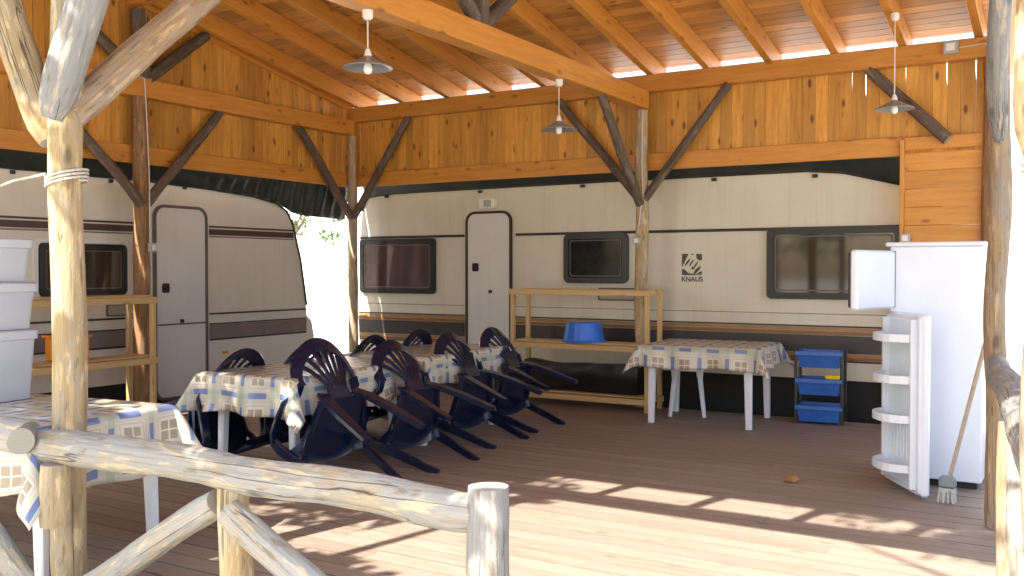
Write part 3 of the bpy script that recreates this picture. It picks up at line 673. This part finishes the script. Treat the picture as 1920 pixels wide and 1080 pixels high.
# monobloc chairs
def chair(label, group):
    t = thing('plastic_chair', label, 'chair', (0, 0, 0), group)
    def bp(x, s):      # point on the back surface
        f = s / .42; return Vector((x, -.185 - .245 * f - .02 * math.sin(f * 3) + .085 * (x / .24) ** 2, .46 + .345 * f))
    V = []; F = []
    nu, nv = 14, 10                                     # dished seat
    for k in (0, 1):
        for j in range(nv + 1):
            for i in range(nu + 1):
                a = -1 + 2 * i / nu; b = j / nv; hw = .17 + .085 * math.sin(min(1, b * 1.25) * math.pi / 2)
                yv = -.20 + .42 * b - .05 * a * a * b; z = .455 - .02 * math.sin(b * math.pi) * (1 - a * a) - (.035 * max(0, (b - .82) / .18) ** 2) - .012 * b - (.022 if abs(a) == 1 else 0)
                V.append((a * hw, yv, z - .012 * k))
    N = (nu + 1) * (nv + 1)
    for j in range(nv):
        for i in range(nu):
            q = (j * (nu + 1) + i, j * (nu + 1) + i + 1, (j + 1) * (nu + 1) + i + 1, (j + 1) * (nu + 1) + i); F.append(q); F.append(tuple(N + c for c in reversed(q)))
    for i in range(nu):
        for j in (0, nv): a = j * (nu + 1) + i; F.append((a, a + 1, N + a + 1, N + a))
    for j in range(nv):
        for i in (0, nu): a = j * (nu + 1) + i; F.append((a, a + nu + 1, N + a + nu + 1, N + a))
    seat = MB().add(V, F).build('seat', 'navy', t, True)
    MB().box(-.03, .03, -.02, .06, .4195, .4215, 0).build('paper_label', 'greybox', seat)
    # backrest: arch band plus waist plate, slats as sub-parts
    b = MB(); pts = []; ref = []; ws = []
    for i in range(25):
        a = R(-14 + 208 * i / 24); ca_, sa = math.cos(a), math.sin(a)
        pts.append(bp(.232 * ca_ * (1 + .05 * max(0, -sa)), .205 + .172 * sa)); ref.append(bp(.25 * ca_, .205 + .19 * sa) - bp(.20 * ca_, .205 + .14 * sa)); ws.append(.066 + .026 * max(0, sa))
    b.sweep(pts, ref, ws, .017)
    wp = [bp(x, -.014) for x in (-.10, .10)] + [bp(x, .085) for x in (.078, -.078)]
    off = Vector((0, .008, .006)); b.add([p + off for p in wp] + [p - off for p in wp], [(0, 1, 2, 3), (7, 6, 5, 4), (0, 4, 5, 1), (1, 5, 6, 2), (2, 6, 7, 3), (3, 7, 4, 0)])
    back = b.build('backrest', 'navy', t, True)
    for i in range(7):
        f = -1 + 2 * i / 6; a = R(90 - f * 64); x1, s1 = .196 * math.cos(a), .205 + .136 * math.sin(a); x0 = f * .066
        P_ = [bp(x0 + (x1 - x0) * q ** 1.2, .07 + (s1 - .07) * q) for q in (0, .25, .5, .75, 1)]
        MB().sweep(P_, (1, 0, 0), [.0175, .022, .028, .034, .041], .011).build('slat', 'navy', back, True)
    for sx in (-1, 1):
        e = pts[0] if sx > 0 else pts[-1]
        arm = [e + Vector((0, -.008, .012)), e + Vector((sx * .022, .05, -.006)), Vector((sx * .288, -.11, .622)), Vector((sx * .298, .0, .625)), Vector((sx * .302, .09, .622)), Vector((sx * .300, .150, .596))]
        MB().sweep(arm, (1, 0, 0), [.058, .062, .062, .062, .060, .058], .02).build('armrest', 'navy', t, True)
        leg = [Vector((sx * .300, .146, .604)), Vector((sx * .296, .168, .54)), Vector((sx * .272, .180, .36)), Vector((sx * .222, .20, 0))]
        MB().sweep(leg, (0, 1, 0), [.060, .064, .060, .044], [.028, .032, .032, .030]).build('leg', 'navy', t, True)
        MB().sweep([Vector((sx * .284, .172, .47)), Vector((sx * .235, .08, .432)), Vector((sx * .175, -.185, .452))], (0, 0, 1), [.06, .05, .045], .014).build('side_rail', 'navy', t, True)
        leg = [Vector((sx * .128, -.205, .50)), Vector((sx * .178, -.205, .40)), Vector((sx * .212, -.20, .25)), Vector((sx * .250, -.185, 0))]
        MB().sweep(leg, (1, 0, 0), [.085, .082, .074, .058], [.022, .034, .036, .032]).build('leg', 'navy', t, True)
    return t
def place(t, x, y, z, yaw, tilt):
    t.matrix_basis = Matrix.Translation((x, y, z)) @ Matrix.Rotation(R(yaw), 4, 'Z') @ Matrix.Rotation(R(-tilt), 4, 'X') @ Matrix.Diagonal((1.16, 1.08, 1.08, 1))
gA = 'navy chairs tipped against the dining tables'
names = ['navy plastic chair tipped against the near table, closest to the camera', 'navy plastic chair tipped against the tables, second from the camera on the right side',
         'navy plastic chair tipped against the tables, third from the camera on the right side', 'navy plastic chair tipped against the far table, nearest the shelf rack',
         'navy plastic chair behind the near table, only its rounded top showing at the left', 'navy plastic chair behind the near table, second from the left',
         'navy plastic chair behind the far table, its top showing beside the corner post', 'navy plastic chair behind the far table, its top showing below the rose curtained window']
c0 = chair(names[0], gA)
poses = [(-3.88, 4.87, .202, 90, 67), (-3.845, 5.74, .208, 90, 74), (-3.98, 6.72, .208, 90, 74), (-4.06, 7.55, .208, 91, 74),
         (-5.82, 4.74, .200, -84, 75), (-5.82, 5.44, .205, -86, 75), (-5.90, 6.30, .205, -86, 75), (-5.92, 7.00, .205, -86, 74)]
chairs = [c0] + [copy_tree(c0) for _ in poses[1:]]
for o, p, nm in zip(chairs, poses, names):
    place(o, *p); o['label'] = nm

# wooden shelf racks
def rack_wood(name, label, x0, x1, d, H, shelves, M4):
    t = thing(name, label, 'shelf rack', (0, 0, 0), 'wooden shelf racks'); t.matrix_basis = M4
    for x in (x0, x1):
        for y in (0, d): plank('upright', (x, y, 0), (x, y, H), (1, 0, 0), .045, .045, 'batten', None).parent = t
    for z, full in shelves:
        for y, s in ((0, -1), (d, 1)): plank('shelf_rail', (x0 - .03, y + s * .034, z), (x1 + .03, y + s * .034, z), (0, 0, 1), .058, .022, 'batten', None).parent = t
        for x in (x0, x1): plank('side_rail', (x + (.034 if x == x0 else -.034), .025, z), (x + (.034 if x == x0 else -.034), d - .025, z), (0, 0, 1), .055, .022, 'batten', None).parent = t
        if full:
            k = 3
            for i in range(k):
                yy = .025 + (d - .05) * (i + .5) / k
                plank('shelf_board', (x0 - .02, yy, z + .038), (x1 + .02, yy, z + .038), (0, 1, 0), (d - .05) / k - .006, .018, 'batten', None).parent = t
    return t
rack_wood('shelf_rack', 'open pine shelf rack in front of the cream caravan with a blue basin', -5.31, -3.74, .33, 1.235, [(1.205, False), (.635, True), (.105, True)], Matrix.Translation((0, 8.86, 0)))
rack_wood('shelf_rack', 'open pine shelf rack beside the left caravan, partly behind the front post', 4.6, 5.85, .34, 1.19, [(1.16, True), (.60, True)], Matrix.Translation((-7.42, 0, 0)) @ Matrix.Rotation(R(90), 4, 'Z'))

# things on and by the racks
bs = MB().lathe([(.0, .205), (.175, .205), (.185, .198), (.222, .02), (.235, .012), (.24, 0), (.225, 0), (.215, .02), (.178, .19), (0, .195)], 32).build('washing_up_basin', 'bluelight', None, True)
bs.location = (-4.53, 9.02, .684); tag(bs, 'bright blue basin upside down on the middle shelf of the rack', 'basin')
bg_ = MB(); nu, nv = 40, 8
V = []
for side in (0, 1):
    for j in range(nv + 1):
        for i in range(nu + 1):
            x = -5.22 + 1.34 * i / nu; f = j / nv
            y = (8.955 if side == 0 else 9.12) + (.02 if side == 0 else -.02) * math.sin(f * 3.1) * -1 + .022 * noise.noise((x * 4, f * 2, side)); V.append((x, y, .155 + f * (.29 + .05 * noise.noise((x * 2.0, 3, 1)))))
N = (nu + 1) * (nv + 1); F = []
for j in range(nv):
    for i in range(nu):
        q = (j * (nu + 1) + i, j * (nu + 1) + i + 1, (j + 1) * (nu + 1) + i + 1, (j + 1) * (nu + 1) + i); F += [q, tuple(N + c for c in reversed(q))]
for i in range(nu):
    for j in (0, nv): a = j * (nu + 1) + i; F.append((a, a + 1, N + a + 1, N + a))
for j in range(nv):
    for i in (0, nu): a = j * (nu + 1) + i; F.append((a, a + nu + 1, N + a + nu + 1, N + a))
tag(bg_.add(V, F).build('storage_bag', 'bag', None, True), 'long black vinyl bag on the bottom shelf of the rack', 'bag')
ob = MB().box(-7.70, -7.45, 4.95, 5.22, .651, .86, .015).box(-7.715, -7.435, 4.935, 5.235, .855, .875, .004).build('plastic_tub', 'orange', None)
tag(ob, 'orange plastic tub on the left shelf rack behind the front post', 'tub')
# blue vegetable rack
vr = thing('basket_trolley', 'black framed trolley of three blue plastic baskets by the caravan', 'trolley', (-2.105, 9.15, 0)); vr.rotation_euler.z = R(6)
for sx in (-1, 1):
    for sy in (-1, 1): MB().sweep([(sx * .205, sy * .14, .01), (sx * .205, sy * .14, .69)], (1, 0, 0), .03, .03).build('upright', 'black', vr)
for z in (.025, .275, .53):
    k = MB(); a, b = .19, .145; h = .15
    lo = [(-a * .9, -b * .9, z), (a * .9, -b * .9, z), (a * .9, b * .9, z), (-a * .9, b * .9, z)]; hi = [(-a - .01, -b - .02, z + h), (a + .01, -b - .02, z + h), (a + .01, b, z + h), (-a - .01, b, z + h)]
    li = [(x * .96, y * .96, zz + .006) for x, y, zz in lo]; hi2 = [(x * .94, y * .93, zz) for x, y, zz in hi]
    k.add(lo + hi + li + hi2, [(3, 2, 1, 0), (0, 1, 5, 4), (1, 2, 6, 5), (2, 3, 7, 6), (3, 0, 4, 7), (8, 9, 10, 11), (12, 13, 9, 8), (13, 14, 10, 9), (14, 15, 11, 10), (15, 12, 8, 11), (4, 5, 13, 12), (5, 6, 14, 13), (6, 7, 15, 14), (7, 4, 12, 15)])
    k.box(-a - .022, a + .022, -b - .032, -b - .018, z + h - .035, z + h + .004, .003)
    k.build('basket', 'blue', vr)
sp = MB().box(-2.03, -1.90, 8.975, 9.06, .432, .470, .010).build('sponge', 'yellow'); tag(sp, 'yellow sponge on the edge of the middle blue basket', 'sponge')

# storage bins stacked on the front table
def bin_(w, d, h, loc, label):
    t = thing('storage_bin', label, 'storage bin', loc, 'frosted storage bins'); t.rotation_euler.z = R(7)
    b = MB(); po = lambda f: rrect(-w / 2 * f, w / 2 * f, -d / 2 * f, d / 2 * f, .04)
    n_ = len(po(1)); V = []
    for f, z in ((.90, 0), (.985, h), (.955, h), (.87, .006)): V += [(x, y, z) for x, y in po(f)]
    F = [(r * n_ + j, r * n_ + (j + 1) % n_, (r + 1) * n_ + (j + 1) % n_, (r + 1) * n_ + j) for r in range(3) for j in range(n_)] + [tuple(range(n_ - 1, -1, -1)), tuple(3 * n_ + j for j in range(n_))]
    b.add(V, F).build('tub', 'bin', t, True)
    l = MB(); V = [(x, y, z) for f, z in ((1.0, h - .035), (1.03, h - .03), (1.03, h + .012), (.98, h + .02), (.9, h + .014)) for x, y in po(f)]
    F = [(r * n_ + j, r * n_ + (j + 1) % n_, (r + 1) * n_ + (j + 1) % n_, (r + 1) * n_ + j) for r in range(4) for j in range(n_)] + [tuple(4 * n_ + j for j in range(n_))]
    l.add(V, F).build('lid', 'bin', t, True); return t
bin_(.56, .40, .36, (-5.17, 2.90, .741), 'frosted white storage bin at the bottom of the stack on the front table')
bin_(.56, .40, .235, (-5.17, 2.90, 1.123), 'frosted white storage bin in the middle of the stack on the front table')
bin_(.54, .38, .215, (-5.175, 2.90, 1.380), 'frosted white storage bin on top of the stack on the front table')

# ------------------------------------------------------------------ fridge
fr = thing('refrigerator', 'white refrigerator with both doors open and empty door shelves', 'refrigerator', (-.84, 7.12, 0))
fb = MB()   # open-fronted cabinet (front towards -X)
fb.box(-1.12, -.55, 6.845, 6.885, .05, 1.60, .006).box(-1.12, -.55, 7.36, 7.40, .05, 1.60, .006).box(-.59, -.55, 6.88, 7.365, .05, 1.60, .004).box(-1.12, -.58, 6.88, 7.365, .05, .12, .004).box(-1.12, -.58, 6.88, 7.365, 1.16, 1.21, .004).box(-1.12, -.58, 6.88, 7.365, 1.56, 1.60, .004)
fb.build('cabinet', 'fridge', fr, local=False)
MB().box(-1.15, -.54, 6.835, 7.41, 1.601, 1.63, .008).build('top_panel', 'fridge', fr, local=False)
MB().box(-1.05, -.58, 6.9, 7.34, 0, .05, .004).build('plinth', 'gasket', fr, local=False)
for z in (.42, .68, .93): MB().box(-1.08, -.60, 6.89, 7.355, z, z + .012, .002).build('shelf', 'fridge_in', fr, local=False)
def fdoor(name, b, L, z0, z1, T, inner):
    a = R(b); X = Vector((-math.sin(a), -math.cos(a), 0))      # hinge to free edge
    Nn = Vector((-math.cos(a), math.sin(a), 0))                # inner side
    mt = Matrix((X, Nn, Vector((0, 0, 1)))).transposed().to_4x4(); mt.translation = (-1.135, 6.85, 0)
    o = MB(); o.box(0, L, -T, 0, z0, z1, .014); o = o.build(name, 'fridge'); o.matrix_basis = mt; o.parent = fr; o.matrix_parent_inverse = wm(fr).inverted()
    g = MB().ring(rrect(.015, L - .015, z0 + .015, z1 - .015, .02), rrect(.04, L - .04, z0 + .04, z1 - .04, .01), -.004, .016).build('gasket', 'gasket' if not inner else 'fridge', o)
    return o
# hinge x axis points to the free edge, y to the inner side
fz = fdoor('freezer_door', 15, .55, 1.185, 1.572, .055, False)
MB().box(-.02, .012, -.05, .02, 1.19, 1.57, .003).build('hinge_strip', 'gasket', fz)
fd = fdoor('fridge_door', -31, .56, .02, 1.165, .055, True)
MB().box(.05, .51, .0, .018, .06, 1.13, .006).build('liner', 'fridge_in', fd)
for s_ in (.045, .485): MB().box(s_, s_ + .03, .001, .055, .06, 1.13, .004).build('liner_edge', 'fridge', fd)
for q in range(7): MB().box(.12 + q * .05, .128 + q * .05, .016, .024, .22, .44, .001).build('liner_rib', 'fridge', fd)
for z in (.155, .47, .72, .985):
    k = MB(); n_ = 10; out = [( .06 + .44 * i / n_, .018 + .165 * (1 - abs(2 * i / n_ - 1) ** 3.0) ) for i in range(n_ + 1)]
    k.add([(x, y, zz) for zz in (z, z + .05) for x, y in out] + [(x, max(.017, y - .008), zz) for zz in (z, z + .05) for x, y in out],
          [(i, i + 1, n_ + 2 + i, n_ + 1 + i) for i in range(n_)] + [(2 * n_ + 2 + i, 3 * n_ + 3 + i, 3 * n_ + 4 + i, 2 * n_ + 3 + i) for i in range(n_)] + [(n_ + 1 + i, n_ + 2 + i, 3 * n_ + 4 + i, 3 * n_ + 3 + i) for i in range(n_)])
    k.add([(x, y, z + .002) for x, y in out] + [(x, .017, z + .002) for x, y in out], [(i, n_ + 1 + i, n_ + 2 + i, i + 1) for i in range(n_)])
    k.add([(x, y, z + .014) for x, y in out] + [(x, .017, z + .014) for x, y in out], [(i, i + 1, n_ + 2 + i, n_ + 1 + i) for i in range(n_)])
    k.build('door_shelf', 'fridge', fd)

# broom against the post
br = thing('broom', 'broom with pale pole leaning beside the white refrigerator', 'broom', (-.70, 6.43, 0))
MB().tube([(-.695, 6.43, .15), (-.41, 6.06, 1.30)], .013, 10).build('handle', 'pole', br, True, local=False)
MB().sweep([(-.725, 6.47, .10), (-.68, 6.39, .19)], (.8, .6, 0), [.10, .06], .05).build('head', 'broom_grey', br, local=False) if False else MB().box(-.755, -.655, 6.395, 6.465, .085, .165, .02).build('head', 'broom_grey', br, local=False)
bb = MB()
for i in range(10):
    for j in range(5):
        x, y_ = -.748 + .0095 * i, 6.400 + .014 * j; bb.tube([(x, y_, .09), (x + random.uniform(-.012, .012), y_ + random.uniform(-.014, .012), .002)], .0055, 5)
bb.build('bristles', 'bristle', br, local=False)
# dry leaf
lf = MB(); pts_ = [(-.05, -.02, .004), (-.02, -.035, .02), (.03, -.03, .012), (.055, 0, .03), (.02, .03, .045), (-.03, .025, .03), (0, 0, .022), (.02, .005, .05)]
lf.add(pts_, [(0, 1, 6), (1, 2, 6), (2, 3, 7, 6), (3, 4, 7), (4, 5, 6, 7), (5, 0, 6)])
o = lf.build('dry_leaf', 'leaf_dry'); o.location = (-1.68, 6.47, .002); tag(o, 'curled dry brown leaf lying alone on the deck', 'leaf')
md = o.modifiers.new('thickness', 'SOLIDIFY'); md.thickness = .002

# ------------------------------------------------------------------ lamps, boxes, cables, rope
def lamp(x, y, ztop, zb, label):
    t = thing('pendant_lamp', label, 'lamp', (x, y, zb), 'enamel pendant lamps'); h = ztop - zb
    MB().lathe([(0, h), (.035, h), (.035, h - .045), (.022, h - .06), (0, h - .06)], 16).build('ceiling_rose', 'lampwhite', t, True)
    MB().tube([(0, 0, h - .05), (0, 0, .12)], .005, 6).build('cord', 'cable', t)
    s = MB().lathe([(.022, .085), (.05, .065), (.10, .04), (.158, .012), (.160, .004), (.155, .006), (.10, .03), (.05, .052), (.02, .07)], 32).build('shade', 'enamel', t, True)
    MB().lathe([(0, .135), (.012, .13), (.02, .11), (.026, .085), (.026, .06), (0, .06)], 16).build('lamp_holder', 'lampwhite', t, True)
    MB().lathe([(0, -.035), (.02, -.028), (.030, -.005), (.026, .02), (.014, .045), (.014, .062), (0, .062)], 16).build('bulb', 'bulb', t, True)
lamp(XM, 4.80, 3.117, 2.74, 'pendant lamp with shallow grey shade hanging nearest the front, above the chairs')
lamp(XM, 7.41, 3.117, 2.67, 'pendant lamp with shallow grey shade hanging near the middle back post')
lamp(-1.375, 8.55, 3.60, 2.79, 'pendant lamp with shallow grey shade hanging on a long cord at the right')
def cable(pts, label, r=.006):
    return tag(MB().tube(pts, r, 6).build('power_cable', 'cable', None, True), label, 'cable', 'white power cables')
cable([(XM + .04, YB - .125, 3.10), (XM + .035, YB - .128, 2.6), (XM + .045, YB - .128, 2.2), (XM + .02, YB - .13, 2.05), (XM - .01, YB - .13, 1.80)], 'white cable running down the middle back post to its switch')
cable([(XL + .11, YR - .20, 3.335), (XL + .11, YR + .02, 3.30), (XL + .115, YR + .03, 3.1), (XL + .13, YR + .05, 2.4), (XL + .135, YR + .05, 1.70)], 'white cable running down the post beside the left caravan')
cable([(-.95, YB - .065, 3.40), (-.74, YB - .075, 3.41), (-.70, YB - .09, 3.3), (-.69, YB - .095, 2.9), (-.69, YB - .09, 1.8), (-.62, YB - .10, .9), (-.60, 9.0, .05)], 'white cable from the junction box down the right corner post')
def swbox(p, w, h, d, label, ax):
    t = thing('switch_box', label, 'switch box', p, 'small switch and junction boxes')
    b = MB().box(-w / 2, w / 2, -d / 2, d / 2, -h / 2, h / 2, .006) if ax == 'y' else MB().box(-d / 2, d / 2, -w / 2, w / 2, -h / 2, h / 2, .006)
    b.build('housing', 'greybox', t)
    c = MB().box(-w * .3, w * .3, -d / 2 - .006, -d / 2, -h * .3, h * .3, .002) if ax == 'y' else MB().box(d / 2, d / 2 + .006, -w * .3, w * .3, -h * .3, h * .3, .002)
    c.build('rocker', 'lampwhite', t)
swbox((XM - .01, YB - .15, 1.745), .075, .075, .05, 'small square switch on the middle back post', 'y')
swbox((XL + .155, YR + .06, 1.66), .075, .09, .05, 'small grey switch on the post beside the left caravan', 'x')
swbox((-1.02, YB - .065, 3.41), .12, .11, .05, 'white junction box on the top beam at the far right', 'y')
swbox((-1.39, YB - .03, 1.73), .085, .085, .04, 'grey switch on the edge of the horizontal board panel', 'y')
def coil(cx, cy, z, r, turns, tail, label):
    p = []
    for i in range(int(turns * 20)):
        a = i / 20 * 2 * math.pi; p.append((cx + r * math.cos(a), cy + r * math.sin(a), z + .016 * (i / 20) + .02 * math.sin(a * 1.0 + 1)))
    p += tail
    return tag(MB().tube(p, .006, 6).build('rope', 'rope', None, True), label, 'rope', 'ropes tied round posts')
coil(XM + .03, YF, 1.83, .088, 3.75, [(-4.15, YF - .12, 1.85), (-4.5, YF - .2, 1.755), (-5.6, YF - .4, 1.62)], 'pale rope wound round the tall front post with a tail to the left')
coil(-.045, YF + .02, 1.70, .084, 2.5, [(-.10, YF - .10, 1.69)], 'pale thin rope wound round the post at the right edge')

# ------------------------------------------------------------------ outside: wall and trees
gwl = thing('boundary_wall', 'white plastered wall seen through the gap between the caravans, made tall and long to bounce sunlight', 'wall', (-10, 13.9, -.16))
MB().box(-30, 6, 13.8, 14.05, -.16, 4.3, .01).build('wall_face', 'plaster', gwl, local=False)  # raised and lengthened beyond the gap to reflect sunlight under the back eave
MB().box(-30.05, 6.05, 13.76, 14.09, 4.302, 4.37, .01).build('coping', 'plaster', gwl, local=False)
def tree(label, base, crowns, trunk_r, name='leafy_tree', bend=None, leaf=.10, limbs=True):
    t = thing(name, label, 'tree', base, 'trees outside the deck'); bx, by, bz = base
    tm = MB(); top = crowns[0][0]
    if bend: tp = bend
    else: tp = [base, (bx + (top[0] - bx) * .3, by + (top[1] - by) * .3, bz + (top[2] - bz) * .6), top]
    tm.tube(tp, [trunk_r * (1 - .55 * i / (len(tp) - 1)) for i in range(len(tp))], 10)
    if limbs:
        for c, r, nl in crowns:
            for q in range(5):
                d = Vector((random.gauss(0, 1), random.gauss(0, 1), random.gauss(.3, .6))).normalized(); e = Vector(c) + Vector((d.x * r[0], d.y * r[1], d.z * r[2])) * .8
                s0 = Vector(tp[-1]).lerp(Vector(tp[-2]), random.uniform(0, .6)); tm.tube([s0, s0.lerp(e, .5) + Vector((0, 0, .1)), e], [trunk_r * .35, trunk_r * .22, trunk_r * .08], 6)
    tm.build('trunk', 'bark', t, True, local=False)
    V = []; F = []
    for c, r, nl in crowns:
        cl_ = [Vector((random.gauss(0, .5), random.gauss(0, .5), random.gauss(0, .5))) for _ in range(max(6, nl // 45))]
        for _ in range(nl):
            p = random.choice(cl_) + Vector((random.gauss(0, .13), random.gauss(0, .13), random.gauss(0, .13)))
            if p.length > 1.05: continue
            p = Vector(c) + Vector((p.x * r[0], p.y * r[1], p.z * r[2]))
            u = Vector((random.gauss(0, 1), random.gauss(0, 1), random.gauss(0, 1))).normalized(); v = u.cross(Vector((random.gauss(0, 1), random.gauss(0, 1), random.gauss(0, 1)))).normalized()
            s = leaf * random.uniform(.7, 1.25); n0 = len(V); w_ = u.cross(v) * s * .12
            V += [p - u * s * .6, p + v * s * .28 + w_, p + u * s * .6, p - v * s * .28 + w_]; F.append((n0, n0 + 1, n0 + 2, n0 + 3))
    cm = mesh_from(V, F, 'leaf'); o = link('crown', cm, t); return t
tree('leafy tree shading the front of the deck from the left', (-6.9, -.6, -.16), [((-6.75, .2, 4.4), (2.1, 1.8, 1.2), 9000), ((-5.7, -.1, 3.2), (1.3, .75, .55), 4200), ((-4.1, -.1, 3.2), (1.3, .72, .55), 5200), ((-2.75, -.15, 3.2), (.9, .66, .5), 3400), ((-4.7, .9, 4.6), (.95, .7, .9), 1700), ((-5.5, 1.3, 4.8), (1.35, .45, .4), 1800)], .16, leaf=.14)
tree('unseen slender sapling added before the front rail to cast a shadow band on the deck', (-3.80, 1.05, -.16), [((-4.3, .95, 4.9), (.55, .6, .7), 500)], .055, bend=[(-3.80, 1.05, -.16), (-3.78, 1.06, 2.4), (-3.80, 1.05, 3.6), (-4.0, 1.0, 4.6)])  # out of view, added so its trunk throws a thin dark band on the deck
tree('leafy tree shading the right edge of the deck', (2.2, -1.0, -.16), [((.25, -.3, 5.0), (1.6, 1.2, 1.1), 5600), ((-1.6, .78, 5.4), (1.15, .38, .35), 1250)], .14)
tree('small leafy tree in front of the white wall, seen through the gap', (-13.4, 12.6, -.16), [((-12.2, 12.9, 2.3), (1.1, .5, .6), 420), ((-13.6, 12.7, 2.6), (1.1, .6, .8), 700)], .07, leaf=.10)
tree('broad tree behind the place the camera stands', (-1.0, -14, -.16), [((-1.0, -14, 4.5), (4.5, 3, 2.6), 4200)], .25, leaf=.22)
tree('broad tree behind and left of the camera', (-9.0, -13, -.16), [((-9.0, -13, 4.2), (4.0, 3, 2.6), 3600)], .25, leaf=.22)
